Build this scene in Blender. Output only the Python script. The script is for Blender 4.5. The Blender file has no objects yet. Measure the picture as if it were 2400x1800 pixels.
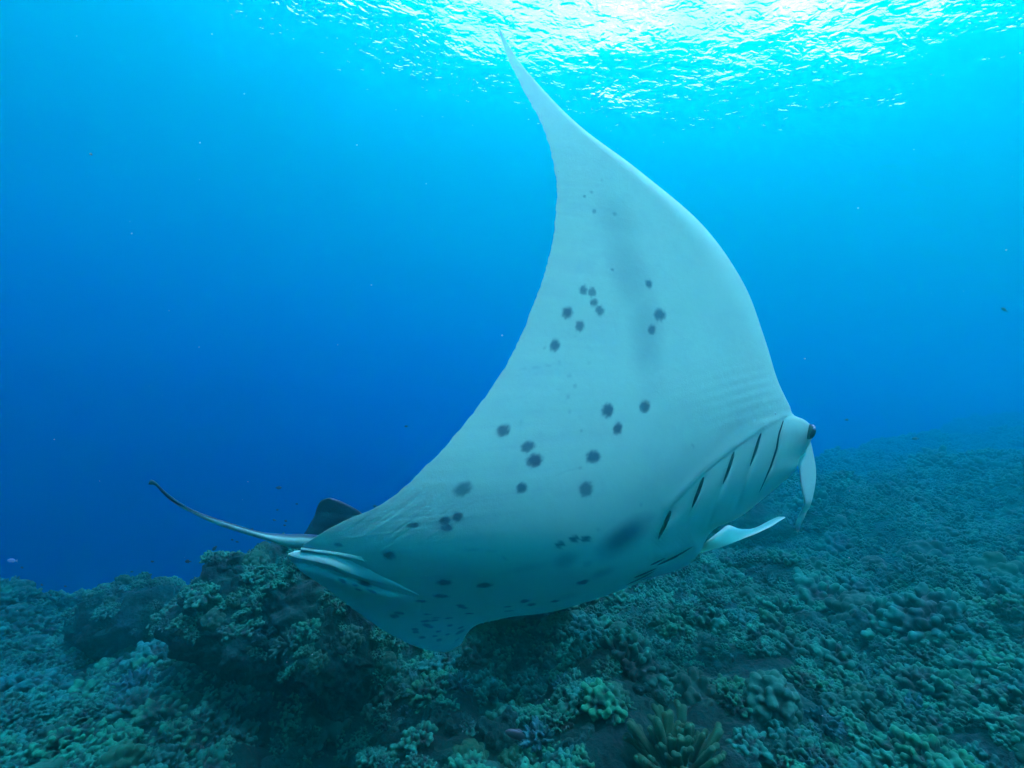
import bpy, math, random
import numpy as np
from mathutils import Vector, Matrix

random.seed(7)
RNG = np.random.default_rng(7)
SC = bpy.context.scene
COL = SC.collection
rad = math.radians

# ------------------------------------------------------------------ camera
PITCH, ROLL = 5.0, 8.0
LENS = 16.5
cam_d = bpy.data.cameras.new('camera')
cam_d.sensor_width = 36.0
cam_d.lens = LENS
cam_d.clip_start = 0.05
cam_d.clip_end = 2000.0
cam = bpy.data.objects.new('camera', cam_d)
COL.objects.link(cam)
SC.camera = cam
CAM_ROT = Matrix.Rotation(rad(90 + PITCH), 4, 'X') @ Matrix.Rotation(rad(ROLL), 4, 'Z')
cam.matrix_world = CAM_ROT
FPX = 2400.0 * LENS / 36.0
CR = np.array([[CAM_ROT[i][j] for j in range(3)] for i in range(3)])

# ------------------------------------------------------------------ sky, sun, exposure
SUN_EL, SUN_AZ = 74.0, 161.0
world = bpy.data.worlds.new('World')
SC.world = world
world.use_nodes = True
wn, wl = world.node_tree.nodes, world.node_tree.links
sky = wn.new('ShaderNodeTexSky')
sky.sky_type = 'NISHITA'
sky.sun_disc = False
sky.sun_elevation = rad(SUN_EL)
sky.sun_rotation = rad(SUN_AZ)
sky.air_density = 1.4
sky.dust_density = 1.0
sky.ozone_density = 1.0
bg = wn['Background']
bg.inputs['Strength'].default_value = 0.15
wl.new(sky.outputs['Color'], bg.inputs['Color'])

sun_d = bpy.data.lights.new('sun', 'SUN')
sun_d.energy = 5.0
sun_d.angle = rad(6.0)
sun_d.color = (1.0, 0.97, 0.86)
sun = bpy.data.objects.new('sun', sun_d)
COL.objects.link(sun)
sd = Vector((math.sin(rad(SUN_AZ)) * math.cos(rad(SUN_EL)), math.cos(rad(SUN_AZ)) * math.cos(rad(SUN_EL)), math.sin(rad(SUN_EL))))
sun.rotation_euler = sd.to_track_quat('Z', 'Y').to_euler()
sun.location = sd * 60

vs = SC.view_settings
vs.view_transform = 'Standard'
vs.look = 'None'
vs.gamma = 1.0
vs.use_curve_mapping = False
vs.exposure = 4.25

cy = SC.cycles
cy.max_bounces = 8
cy.diffuse_bounces = 3
cy.glossy_bounces = 3
cy.transmission_bounces = 4
cy.volume_bounces = 3
cy.transparent_max_bounces = 12
cy.caustics_reflective = False
cy.caustics_refractive = False
cy.sample_clamp_indirect = 0.5
cy.use_denoising = True
cy.use_adaptive_sampling = False

SURF_Z = 9.0

# ------------------------------------------------------------------ helpers
def smooth(a, b, x):
    t = np.clip((np.asarray(x, float) - a) / (b - a), 0, 1)
    return t * t * (3 - 2 * t)

def _hash(ix, iy, iz, seed):
    h = (ix.astype(np.int64) * 374761393 + iy.astype(np.int64) * 668265263 + iz.astype(np.int64) * 2147483647 + seed * 974711) & 0xffffffff
    h = ((h ^ (h >> 13)) * 1274126177) & 0xffffffff
    h = ((h ^ (h >> 16)) * 2246822519) & 0xffffffff
    return ((h ^ (h >> 15)) & 0xffffff) / float(0xffffff)

def vnoise(p, seed=0):
    p = np.asarray(p, float)
    i = np.floor(p).astype(np.int64)
    f = p - i
    u = f * f * f * (f * (f * 6 - 15) + 10)
    out = 0
    for dx in (0, 1):
        wx = u[..., 0] if dx else 1 - u[..., 0]
        for dy in (0, 1):
            wy = u[..., 1] if dy else 1 - u[..., 1]
            for dz in (0, 1):
                wz = u[..., 2] if dz else 1 - u[..., 2]
                out = out + wx * wy * wz * _hash(i[..., 0] + dx, i[..., 1] + dy, i[..., 2] + dz, seed)
    return out * 2 - 1

def fbm(p, octaves=4, seed=0, gain=0.5):
    p = np.asarray(p, float)
    a, s, out = 1.0, 1.0, 0
    for k in range(octaves):
        out = out + a * vnoise(p * s + 17.3 * k, seed + k)
        a *= gain
        s *= 2.03
    return out

def link(o, parent=None):
    COL.objects.link(o)
    if parent is not None:
        o.parent = parent
    return o

def mesh_from(name, verts, faces, mat=None, smooth_shade=True):
    me = bpy.data.meshes.new(name)
    verts = np.asarray(verts, np.float32)
    faces = np.asarray(faces)
    if faces.dtype != object and faces.ndim == 2:
        nf, k = faces.shape
        me.vertices.add(len(verts))
        me.vertices.foreach_set('co', verts.ravel())
        me.loops.add(nf * k)
        me.loops.foreach_set('vertex_index', faces.ravel().astype(np.int32))
        me.polygons.add(nf)
        me.polygons.foreach_set('loop_start', np.arange(0, nf * k, k, dtype=np.int32))
        me.update(calc_edges=True)
        me.validate()
    else:
        me.from_pydata([tuple(v) for v in verts], [], [tuple(f) for f in faces])
    if smooth_shade:
        me.polygons.foreach_set('use_smooth', np.ones(len(me.polygons), bool))
    if mat:
        me.materials.append(mat)
    me.update()
    return me

def add_obj(name, me, parent=None):
    return link(bpy.data.objects.new(name, me), parent)

def empty(name, loc=(0, 0, 0)):
    o = bpy.data.objects.new(name, None)
    o.location = loc
    o.empty_display_size = 0.2
    return link(o)

def tag(o, label=None, cat=None, group=None, kind=None):
    if label: o['label'] = label
    if cat: o['category'] = cat
    if group: o['group'] = group
    if kind: o['kind'] = kind
    return o

def attr(me, name, vals):
    a = me.attributes.new(name, 'FLOAT', 'POINT')
    a.data.foreach_set('value', np.asarray(vals, np.float32).ravel())

def grid_faces(nr, nc):
    r = np.arange(nr - 1)[:, None] * nc + np.arange(nc - 1)[None, :]
    r = r.ravel()
    return np.stack([r, r + 1, r + nc + 1, r + nc], 1)

def px(X, Y, d):
    """a point of the place: what lies at forward distance d in the direction of a spot of the photograph"""
    X, Y, d = np.broadcast_arrays(np.asarray(X, float), np.asarray(Y, float), np.asarray(d, float))
    loc = np.stack([(X - 1200) / FPX * d, (900 - Y) / FPX * d, -d], -1)
    return loc @ CR.T

def cmr(ts, pts, t):
    """Catmull-Rom (non-uniform, finite differences) through rows pts at ts"""
    ts = np.asarray(ts, float); pts = np.asarray(pts, float); t = np.asarray(t, float)
    m = np.gradient(pts, ts, axis=0)
    k = np.clip(np.searchsorted(ts, t, side='right') - 1, 0, len(ts) - 2)
    h = ts[k + 1] - ts[k]
    u = (t - ts[k]) / h
    sh = (-1,) + (1,) * (pts.ndim - 1)
    u_, h_ = u.reshape(sh), h.reshape(sh)
    return ((2*u_**3 - 3*u_**2 + 1) * pts[k] + (u_**3 - 2*u_**2 + u_) * h_ * m[k]
            + (-2*u_**3 + 3*u_**2) * pts[k+1] + (u_**3 - u_**2) * h_ * m[k+1])

class NT:
    """a small node builder"""
    def __init__(self, name):
        self.m = bpy.data.materials.new(name)
        self.m.use_nodes = True
        self.t = self.m.node_tree
        self.t.nodes.clear()
        self.out = self.t.nodes.new('ShaderNodeOutputMaterial')
    def n(self, typ, **kw):
        nd = self.t.nodes.new(typ)
        for k, v in kw.items():
            if k.startswith('i_'):
                key = k[2:]
                key = int(key) if key.isdigit() else key.replace('_', ' ')
                self.set(nd.inputs[key], v)
            else:
                setattr(nd, k, v)
        return nd
    def set(self, sock, v):
        if isinstance(v, bpy.types.NodeSocket):
            self.t.links.new(v, sock)
        else:
            sock.default_value = v
    def math(self, op, a, b=0.5, clamp=False):
        nd = self.n('ShaderNodeMath', operation=op, use_clamp=clamp)
        self.set(nd.inputs[0], a); self.set(nd.inputs[1], b)
        return nd.outputs[0]
    def mix(self, f, a, b, mode='MIX'):
        nd = self.n('ShaderNodeMix', data_type='RGBA', blend_type=mode)
        self.set(nd.inputs[0], f); self.set(nd.inputs[6], a); self.set(nd.inputs[7], b)
        return nd.outputs[2]
    def ramp(self, f, stops):
        nd = self.n('ShaderNodeValToRGB')
        e = nd.color_ramp.elements
        while len(e) < len(stops): e.new(0.5)
        for el, (p, c) in zip(e, stops):
            el.position = p
            el.color = c if len(c) == 4 else (*c, 1)
        self.set(nd.inputs[0], f)
        return nd.outputs[0]
    def noise(self, scale, detail=4, rough=0.55, vec=None, dist=0.0):
        nd = self.n('ShaderNodeTexNoise')
        nd.inputs['Scale'].default_value = scale
        nd.inputs['Detail'].default_value = detail
        nd.inputs['Roughness'].default_value = rough
        nd.inputs['Distortion'].default_value = dist
        if vec is not None: self.t.links.new(vec, nd.inputs['Vector'])
        return nd.outputs['Fac']
    def attr(self, name):
        return self.n('ShaderNodeAttribute', attribute_name=name).outputs['Fac']
    def bump(self, h, strength=0.5, dist=0.01, normal=None):
        nd = self.n('ShaderNodeBump')
        nd.inputs['Strength'].default_value = strength
        nd.inputs['Distance'].default_value = dist
        self.set(nd.inputs['Height'], h)
        if normal is not None: self.set(nd.inputs['Normal'], normal)
        return nd.outputs[0]
    def principled(self, color, rough=0.6, spec=0.3, normal=None):
        p = self.n('ShaderNodeBsdfPrincipled')
        self.set(p.inputs['Base Color'], color)
        self.set(p.inputs['Roughness'], rough)
        p.inputs['Specular IOR Level'].default_value = spec
        if normal is not None: self.set(p.inputs['Normal'], normal)
        self.t.links.new(p.outputs[0], self.out.inputs['Surface'])
        return p

# ------------------------------------------------------------------ the water: body and surface
HALF = 90.0
ABSORB = (0.165, 0.077, 0.025)
SCATTER = (0.0002, 0.050, 0.036)
ANISO = 0.82
def make_water():
    t = NT('sea_water')
    st = [a + b for a, b in zip(ABSORB, SCATTER)]
    dens = 1.0
    sc = t.n('ShaderNodeVolumeScatter')
    mx = max(SCATTER)
    sc.inputs['Color'].default_value = (*[v / mx for v in SCATTER], 1)
    sc.inputs['Density'].default_value = mx
    sc.inputs['Anisotropy'].default_value = ANISO
    ab = t.n('ShaderNodeVolumeAbsorption')
    ma = max(ABSORB)
    ab.inputs['Color'].default_value = (*[1 - v / ma for v in ABSORB], 1)
    ab.inputs['Density'].default_value = ma
    add = t.n('ShaderNodeAddShader')
    t.t.links.new(sc.outputs[0], add.inputs[0])
    t.t.links.new(ab.outputs[0], add.inputs[1])
    t.t.links.new(add.outputs[0], t.out.inputs['Volume'])
    z0, z1 = -45.0, SURF_Z - 0.3
    v = [(x, y, z) for z in (z0, z1) for y in (-HALF, HALF) for x in (-HALF, HALF)]
    f = [(0, 2, 3, 1), (4, 5, 7, 6), (0, 1, 5, 4), (2, 6, 7, 3), (0, 4, 6, 2), (1, 3, 7, 5)]
    o = add_obj('haze', mesh_from('haze', v, f, t.m, False))
    tag(o, 'clear blue sea water fading everything with distance', kind='stuff')

RIPPLE = 0.12
WAVE = 0.04
def make_surface():
    t = NT('water_surface')
    geo = t.n('ShaderNodeNewGeometry')
    mp = t.n('ShaderNodeMapping')
    mp.inputs['Rotation'].default_value = (0, 0, rad(20))
    mp.inputs['Scale'].default_value = (1.0, 1.3, 1.0)
    t.t.links.new(geo.outputs['Position'], mp.inputs['Vector'])
    n1 = t.noise(1.2, 3, 0.5, mp.outputs[0], 0.5)
    n2 = t.noise(4.0, 2, 0.5, mp.outputs[0], 0.8)
    h = t.math('ADD', n1, t.math('MULTIPLY', n2, 0.35))
    b = t.bump(h, 1.0, WAVE)
    fr = t.n('ShaderNodeFresnel')
    fr.inputs['IOR'].default_value = 1.333
    t.t.links.new(b, fr.inputs['Normal'])
    tr = t.n('ShaderNodeBsdfTransparent')
    gl = t.n('ShaderNodeBsdfGlossy')
    gl.inputs['Roughness'].default_value = 0.03
    t.t.links.new(b, gl.inputs['Normal'])
    rf = t.n('ShaderNodeBsdfRefraction')
    rf.inputs['Roughness'].default_value = RIPPLE
    rf.inputs['IOR'].default_value = 1.333
    t.t.links.new(b, rf.inputs['Normal'])
    thru = t.n('ShaderNodeMixShader')
    thru.inputs[0].default_value = 0.93
    t.t.links.new(tr.outputs[0], thru.inputs[1])
    t.t.links.new(rf.outputs[0], thru.inputs[2])
    mix = t.n('ShaderNodeMixShader')
    t.t.links.new(fr.outputs[0], mix.inputs[0])
    t.t.links.new(thru.outputs[0], mix.inputs[1])
    t.t.links.new(gl.outputs[0], mix.inputs[2])
    t.t.links.new(mix.outputs[0], t.out.inputs['Surface'])
    # swell: fine in the middle, coarse towards the horizon
    n = 260
    g = np.linspace(-1, 1, n)
    g = np.sign(g) * (0.25 * np.abs(g) + 0.75 * np.abs(g) ** 4) * (HALF + 60)
    X, Y = np.meshgrid(g, g)
    P = np.stack([X * 0.5, Y * 0.8, X * 0], -1)
    Z = SURF_Z + 0.03 * fbm(P, 3, 5)
    me = mesh_from('water_surface', np.stack([X, Y, Z], -1).reshape(-1, 3), grid_faces(n, n), t.m)
    o = add_obj('water_surface', me)
    tag(o, 'rippled sea surface seen from below with a bright white window of sky', kind='structure')

def make_added_cloud():  # added translucent sheet, brightens the sky window seen from below
    t = NT('added_cloud_white')
    geo = t.n('ShaderNodeNewGeometry').outputs['Position']
    c = t.mix(t.noise(0.01, 3, 0.5, geo), (0.92, 0.92, 0.92, 1), (0.98, 0.98, 0.97, 1))
    df = t.n('ShaderNodeBsdfTranslucent'); t.set(df.inputs['Color'], c)
    t.t.links.new(df.outputs[0], t.out.inputs['Surface'])
    n1, n2 = 160, 90
    az = np.radians(np.linspace(-100, 100, n1)); el = np.linspace(0, 1, n2)
    E, A = np.meshgrid(el, az, indexing='ij')
    top = ADDED_CLOUD_TOP + 6 * fbm(np.stack([A * 2.5, A * 0, A * 0], -1), 3, 81)
    El = np.radians(1.0 + E * (top - 1.0))
    def shell(r0, sign):
        d = np.stack([np.sin(A) * np.cos(El), np.cos(A) * np.cos(El), np.sin(El)], -1)
        bil = np.abs(fbm(d * 7, 4, 91))
        r = r0 + sign * (70 * (bil - 0.4)) * np.sin(np.pi * np.clip(E, 0.02, 0.98)) ** 0.5
        return d * r[..., None]
    V = shell(620, 1)
    o = add_obj('added_cloud_veil', mesh_from('added_cloud_veil', V.reshape(-1, 3), grid_faces(n2, n1), t.m))
    tag(o, 'thin bright cloud veil added above the sea to whiten the surface window', kind='structure')
ADDED_CLOUD_TOP = 58.0

make_added_cloud()
make_water()
make_surface()

# ------------------------------------------------------------------ reef
REEF_TILT = 8.0
CP, SP_ = math.cos(rad(REEF_TILT)), math.sin(rad(REEF_TILT))
# reef axes: along the slope's contour (right), away from the viewer, and up out of the slope
RX = CR[:, 0]
RY = -CR[:, 2] * CP - CR[:, 1] * SP_
RY = RY / np.linalg.norm(RY)
RZ = np.cross(RX, RY)
def place(u, v, w):
    u, v, w = np.broadcast_arrays(np.asarray(u, float), np.asarray(v, float), np.asarray(w, float))
    return u[..., None] * RX + v[..., None] * RY + w[..., None] * RZ

def to_px(P):
    q = np.asarray(P) @ CR
    return 1200 + FPX * q[..., 0] / -q[..., 2], 900 - FPX * q[..., 1] / -q[..., 2], -q[..., 2]

EDGE_U = [-9, -5, -2.0, 0, 1.8, 3.2, 4.6, 6.6, 9, 14, 30]
EDGE_V = [4.0, 4.7, 4.9, 5.2, 6.4, 8.0, 9.8, 11.6, 13.8, 19, 30]
def ground(u, v):
    u, v = np.asarray(u, float), np.asarray(v, float)
    p = np.stack([u, v, u * 0], -1)
    w = -1.40 + 0.05 * np.minimum(u, 0) + 0.16 * fbm(p * 0.55, 3, 21) + 0.12 * fbm(p * 1.9, 3, 31) + 0.30 * fbm(p * 0.33, 2, 37) * 1.4 * smooth(1.0, 3.5, u) * smooth(3.5, 7, v)
    w += 0.030 * np.maximum(u - 2.2, 0) ** 1.25 + 0.035 * np.maximum(u - 1.0, 0) * smooth(2, 6, v)
    ve = np.interp(u, EDGE_U, EDGE_V) + 0.5 * vnoise(p * np.array([0.8, 0, 0]) + 3.3, 41)
    w -= 0.9 * np.maximum(v - ve, 0) * smooth(0, 0.9, v - ve)
    # hollows and mounds
    for (a, b, r, h) in MOUNDS:
        w += h * np.exp(-((u - a) ** 2 + (v - b) ** 2) / r ** 2)
    return np.maximum(w, -22)
MOUNDS = [(-3.4, 4.5, 0.5, 0.24), (-4.9, 4.9, 0.45, 0.18), (-2.4, 4.5, 0.4, -0.10), (-0.75, 3.05, 0.55, -0.22), (-1.0, 2.75, 0.5, -0.12), (0.15, 3.5, 0.42, -0.22),
          (1.15, 2.6, 0.3, 0.10), (2.6, 5.6, 0.8, 0.22), (3.3, 6.6, 0.6, 0.12), (2.9, 3.2, 0.5, 0.15), (0.55, 2.45, 0.35, 0.06)]

def rock_material(name, dark=1.0):
    t = NT(name)
    tc = t.n('ShaderNodeNewGeometry').outputs['Position']
    n1 = t.noise(4.0, 6, 0.6, tc); n2 = t.noise(38.0, 5, 0.65, tc); n3 = t.noise(1.3, 3, 0.5, tc)
    vo = t.n('ShaderNodeTexVoronoi'); vo.inputs['Scale'].default_value = 30.0
    t.t.links.new(tc, vo.inputs['Vector'])
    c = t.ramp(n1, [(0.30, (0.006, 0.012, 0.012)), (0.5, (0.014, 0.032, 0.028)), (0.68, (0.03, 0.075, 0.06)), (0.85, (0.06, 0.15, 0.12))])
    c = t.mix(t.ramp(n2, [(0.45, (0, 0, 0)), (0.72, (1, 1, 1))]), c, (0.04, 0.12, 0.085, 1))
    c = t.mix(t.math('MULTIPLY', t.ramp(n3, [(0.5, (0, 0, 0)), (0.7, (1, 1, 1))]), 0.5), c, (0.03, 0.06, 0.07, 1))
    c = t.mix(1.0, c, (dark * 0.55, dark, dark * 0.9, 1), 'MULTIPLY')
    h = t.math('ADD', t.math('MULTIPLY', vo.outputs['Distance'], 0.6), n2)
    t.principled(c, 0.9, 0.1, t.bump(h, 0.9, 0.02))
    return t.m

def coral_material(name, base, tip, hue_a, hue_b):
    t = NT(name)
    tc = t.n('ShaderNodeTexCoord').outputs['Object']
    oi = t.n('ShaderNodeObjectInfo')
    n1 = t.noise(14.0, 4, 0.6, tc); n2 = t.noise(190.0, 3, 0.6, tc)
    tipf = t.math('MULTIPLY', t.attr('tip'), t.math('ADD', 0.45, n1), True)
    c = t.mix(tipf, base, tip)  # pale growing tips; dark base also paints the shade between fingers
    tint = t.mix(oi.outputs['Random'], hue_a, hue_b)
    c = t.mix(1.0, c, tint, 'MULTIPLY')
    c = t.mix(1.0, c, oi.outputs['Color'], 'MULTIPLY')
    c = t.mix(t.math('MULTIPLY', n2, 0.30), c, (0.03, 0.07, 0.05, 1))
    t.principled(c, 0.8, 0.15, t.bump(n2, 0.5, 0.004))
    return t.m

def seabed():
    # fan-shaped sheet: fine near the viewer, coarse far out
    nv, nu = 520, 420
    v = np.concatenate([np.linspace(-6, 1.2, 24)[:-1], 1.2 * (130 / 1.2) ** np.linspace(0, 1, nv)])
    a = np.linspace(-1, 1, nu)
    Vv, A = np.meshgrid(v, a, indexing='ij')
    U = A * np.maximum(np.abs(Vv) * 1.9 + 3.0, 4)
    W = ground(U, Vv)
    near = Vv < 14
    p = np.stack([U, Vv, W], -1)
    W = W + np.where(near, 0.05 * fbm(p * 5.5, 3, 51) + 0.025 * np.abs(fbm(p * 16, 2, 61)), 0)
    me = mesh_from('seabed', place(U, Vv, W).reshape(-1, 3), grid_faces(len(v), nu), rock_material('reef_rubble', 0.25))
    tag(add_obj('seabed', me), 'dark rubble floor of the coral reef slope', kind='structure')

# --- coral colonies, each one continuous body
def capsules_to_mesh(name, caps, voxel, mat, tipfn, jig=0.0, core=None, seed=0):
    """caps: list of (a, b, ra, rb)"""
    Vs, Fs, off = [], [], 0
    n, k = 8, 4
    for (a, b, ra, rb) in caps:
        a, b = np.array(a, float), np.array(b, float)
        ax = b - a; L = np.linalg.norm(ax); ax /= L
        s = np.cross(ax, [0.3, 0.8, 0.5]); s /= np.linalg.norm(s); q = np.cross(ax, s)
        prof = [(-ra * 0.7, ra * 0.7), (0, ra)] + [(L * f, ra + (rb - ra) * f) for f in (0.5, 1.0)] + [(L + rb * 0.6, rb * 0.8), (L + rb * 0.95, rb * 0.3)]
        for (h, r) in prof:
            for j in range(n):
                th = 2 * math.pi * j / n
                Vs.append(a + ax * h + (s * math.cos(th) + q * math.sin(th)) * r)
        m = len(prof)
        for i in range(m - 1):
            for j in range(n):
                Fs.append((off + i*n + j, off + i*n + (j+1) % n, off + (i+1)*n + (j+1) % n, off + (i+1)*n + j))
        Fs.append(tuple(off + j for j in range(n))[::-1]); Fs.append(tuple(off + (m-1)*n + j for j in range(n)))
        off += m * n
    me = bpy.data.meshes.new('raw')
    me.from_pydata([tuple(v) for v in Vs], [], Fs)
    o = bpy.data.objects.new('raw', me)
    COL.objects.link(o)
    md = o.modifiers.new('r', 'REMESH'); md.mode = 'VOXEL'; md.voxel_size = voxel; md.use_smooth_shade = True
    sm = o.modifiers.new('s', 'SMOOTH'); sm.factor = 0.5; sm.iterations = 1
    ev = o.evaluated_get(bpy.context.evaluated_depsgraph_get())
    out = bpy.data.meshes.new_from_object(ev)
    out.name = name
    bpy.data.objects.remove(o); bpy.data.meshes.remove(me)
    co = np.empty(len(out.vertices) * 3, np.float32); out.vertices.foreach_get('co', co); co = co.reshape(-1, 3)
    if jig:
        nr = np.empty(len(out.vertices) * 3, np.float32); out.vertices.foreach_get('normal', nr)
        co = co + nr.reshape(-1, 3) * (jig * fbm(co * (0.35 / jig) ** 0.5 * 6, 3, seed))[:, None]
        out.vertices.foreach_set('co', co.astype(np.float32).ravel())
    attr(out, 'tip', tipfn(co))
    out.materials.clear(); out.materials.append(mat)
    out.polygons.foreach_set('use_smooth', np.ones(len(out.polygons), bool))
    out.update()
    return out

def dome_dirs(n, rng, low=-0.15):
    k = np.arange(n) + 0.5
    z = 1 - k / n * (1 - low)
    th = k * 2.39996 + rng.random(n) * 0.7
    z = np.clip(z + rng.normal(size=n) * 0.06, low, 1)
    r = np.sqrt(np.maximum(0, 1 - z * z))
    return np.stack([r * np.cos(th), r * np.sin(th), z], 1)

def make_colonies():
    P = []
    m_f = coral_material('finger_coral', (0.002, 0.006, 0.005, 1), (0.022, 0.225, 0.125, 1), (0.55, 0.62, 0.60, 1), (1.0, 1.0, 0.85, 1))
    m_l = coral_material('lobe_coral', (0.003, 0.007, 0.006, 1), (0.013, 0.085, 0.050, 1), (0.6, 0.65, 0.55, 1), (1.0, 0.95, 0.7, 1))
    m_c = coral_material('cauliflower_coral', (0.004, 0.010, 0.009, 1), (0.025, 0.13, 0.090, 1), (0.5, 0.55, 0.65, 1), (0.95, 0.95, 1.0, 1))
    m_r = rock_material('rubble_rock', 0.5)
    for k in range(5):                                  # knobbly finger coral
        rng = np.random.default_rng(100 + k)
        R = 0.12
        n = [64, 80, 52, 95, 70][k]; kr = [.0125, .0115, .0150, .0105, .0125][k]
        sq = np.array([1 + 0.35 * rng.normal(), 1, [0.75, 0.9, 0.7, 1.0, 0.6][k]]); sq[0] = np.clip(sq[0], .75, 1.4)
        D = dome_dirs(n, rng)
        caps = [((0, 0, -0.05), (0, 0, R * 0.22), R * 0.52, R * 0.36)]
        for d in D:
            ln = R * (0.78 + 0.34 * rng.random()) * (1 + 0.25 * fbm((d * 1.7)[None], 2, k)[0])
            e = d * sq * ln
            st = d * sq * R * 0.25
            g = (e - st) + np.array([0, 0, 0.25 * R]) + rng.normal(size=3) * 0.012
            g = g / np.linalg.norm(g) * np.linalg.norm(e - st)
            r = kr * (0.8 + 0.45 * rng.random())
            caps.append((st, st + g, r * 0.8, r * 1.12))
            if rng.random() < 0.6:
                b = st + g * 0.6; h = np.cross(g, rng.normal(size=3)); h = h / np.linalg.norm(h) * kr * 2.0 + g * 0.25
                caps.append((b, b + h, r * 0.75, r * 0.8))
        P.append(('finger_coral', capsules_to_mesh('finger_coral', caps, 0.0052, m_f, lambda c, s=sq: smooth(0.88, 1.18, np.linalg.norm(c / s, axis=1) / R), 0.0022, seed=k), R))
    for k in range(3):                                  # lobe coral: rounded heads with low bumps
        rng = np.random.default_rng(200 + k)
        R = 0.15
        D = dome_dirs([38, 26, 46][k], rng, -0.3)
        caps = [((0, 0, -0.06), (0, 0, R * 0.35), R * 0.8, R * 0.62)]
        for d in D:
            e = d * R * np.array([1.0, 0.9, [0.85, 0.6, 1.15][k]]) * (0.85 + 0.2 * rng.random())
            r = [0.030, 0.036, 0.026][k] * (0.8 + 0.4 * rng.random())
            caps.append((e * 0.6, e, r, r))
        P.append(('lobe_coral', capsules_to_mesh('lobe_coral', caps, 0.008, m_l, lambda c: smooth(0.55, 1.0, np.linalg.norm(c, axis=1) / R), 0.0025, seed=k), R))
    for k in range(2):                                  # small bushy coral with thin twigs
        rng = np.random.default_rng(300 + k)
        R = 0.09
        caps = [((0, 0, -0.03), (0, 0, 0.01), 0.035, 0.03)]
        for d in dome_dirs(34, rng, 0.05):
            e = d * R * (0.8 + 0.35 * rng.random())
            caps.append((d * 0.02, e * 0.65, 0.0085, 0.0075))
            for q in range(3):
                caps.append((e * 0.6, e + rng.normal(size=3) * 0.013, 0.007, 0.0078))
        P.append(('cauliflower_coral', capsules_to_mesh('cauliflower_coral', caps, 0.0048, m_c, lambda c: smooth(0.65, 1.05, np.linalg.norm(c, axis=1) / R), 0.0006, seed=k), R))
    for k in range(3):                                  # rubble
        rng = np.random.default_rng(400 + k)
        R = 0.12
        caps = []
        for q in range(7):
            c = rng.normal(size=3) * np.array([0.06, 0.05, 0.02])
            caps.append((c, c + rng.normal(size=3) * 0.04, 0.035 + 0.03 * rng.random(), 0.03 + 0.03 * rng.random()))
        P.append(('rubble_rock', capsules_to_mesh('rubble_rock', caps, 0.008, m_r, lambda c: c[:, 0] * 0, 0.012, seed=k), R))
    return P

def outcrop(name, label, c, size, seed, amp, overhang, mat, flat=0.25, n=150):
    """a weathered block of dead reef with a cut-away foot; c and size in reef axes"""
    a = np.linspace(0, 2 * np.pi, n, endpoint=False); b = np.linspace(0.0, np.pi, n // 2)
    A, Bb = np.meshgrid(a, b)
    d = np.stack([np.cos(A) * np.sin(Bb), np.sin(A) * np.sin(Bb), np.cos(Bb)], -1)
    q = d * np.array(size)
    f = fbm(q * 1.6 + seed, 4, seed, 0.55); f2 = np.abs(fbm(q * 7.5, 3, seed + 5)); f3 = fbm(q * 22, 2, seed + 9)
    r = 1 + amp * f + 0.10 * amp / 0.25 * (0.5 - f2) + 0.05 * f3
    # the foot is undercut: the lower part shrinks and slides away from the viewer
    low = smooth(0.15, -0.75, d[..., 2])
    r = r * (1 - overhang * low)
    q = d * np.array(size) * r[..., None]
    q[..., 1] += overhang * 0.5 * size[1] * low
    top = q[..., 2] > size[2] * 0.8
    V = place(c[0] + q[..., 0], c[1] + q[..., 1], c[2] + q[..., 2])
    m, k = V.shape[:2]
    I = np.arange(m * k).reshape(m, k); I2 = np.concatenate([I, I[:, :1]], 1)
    F = np.stack([I2[:-1, :-1].ravel(), I2[1:, :-1].ravel(), I2[1:, 1:].ravel(), I2[:-1, 1:].ravel()], 1)
    o = add_obj(name, mesh_from(name, V.reshape(-1, 3), F, mat))
    tag(o, label, 'rock')
    # spots on its upper side where coral can sit
    nr = np.cross(np.gradient(V, axis=1), np.gradient(V, axis=0)); nr /= np.linalg.norm(nr, axis=-1, keepdims=True) + 1e-9
    sgn = np.sign((nr * (V - V.mean((0, 1)))).sum(-1).mean())
    return V, nr * sgn

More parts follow.
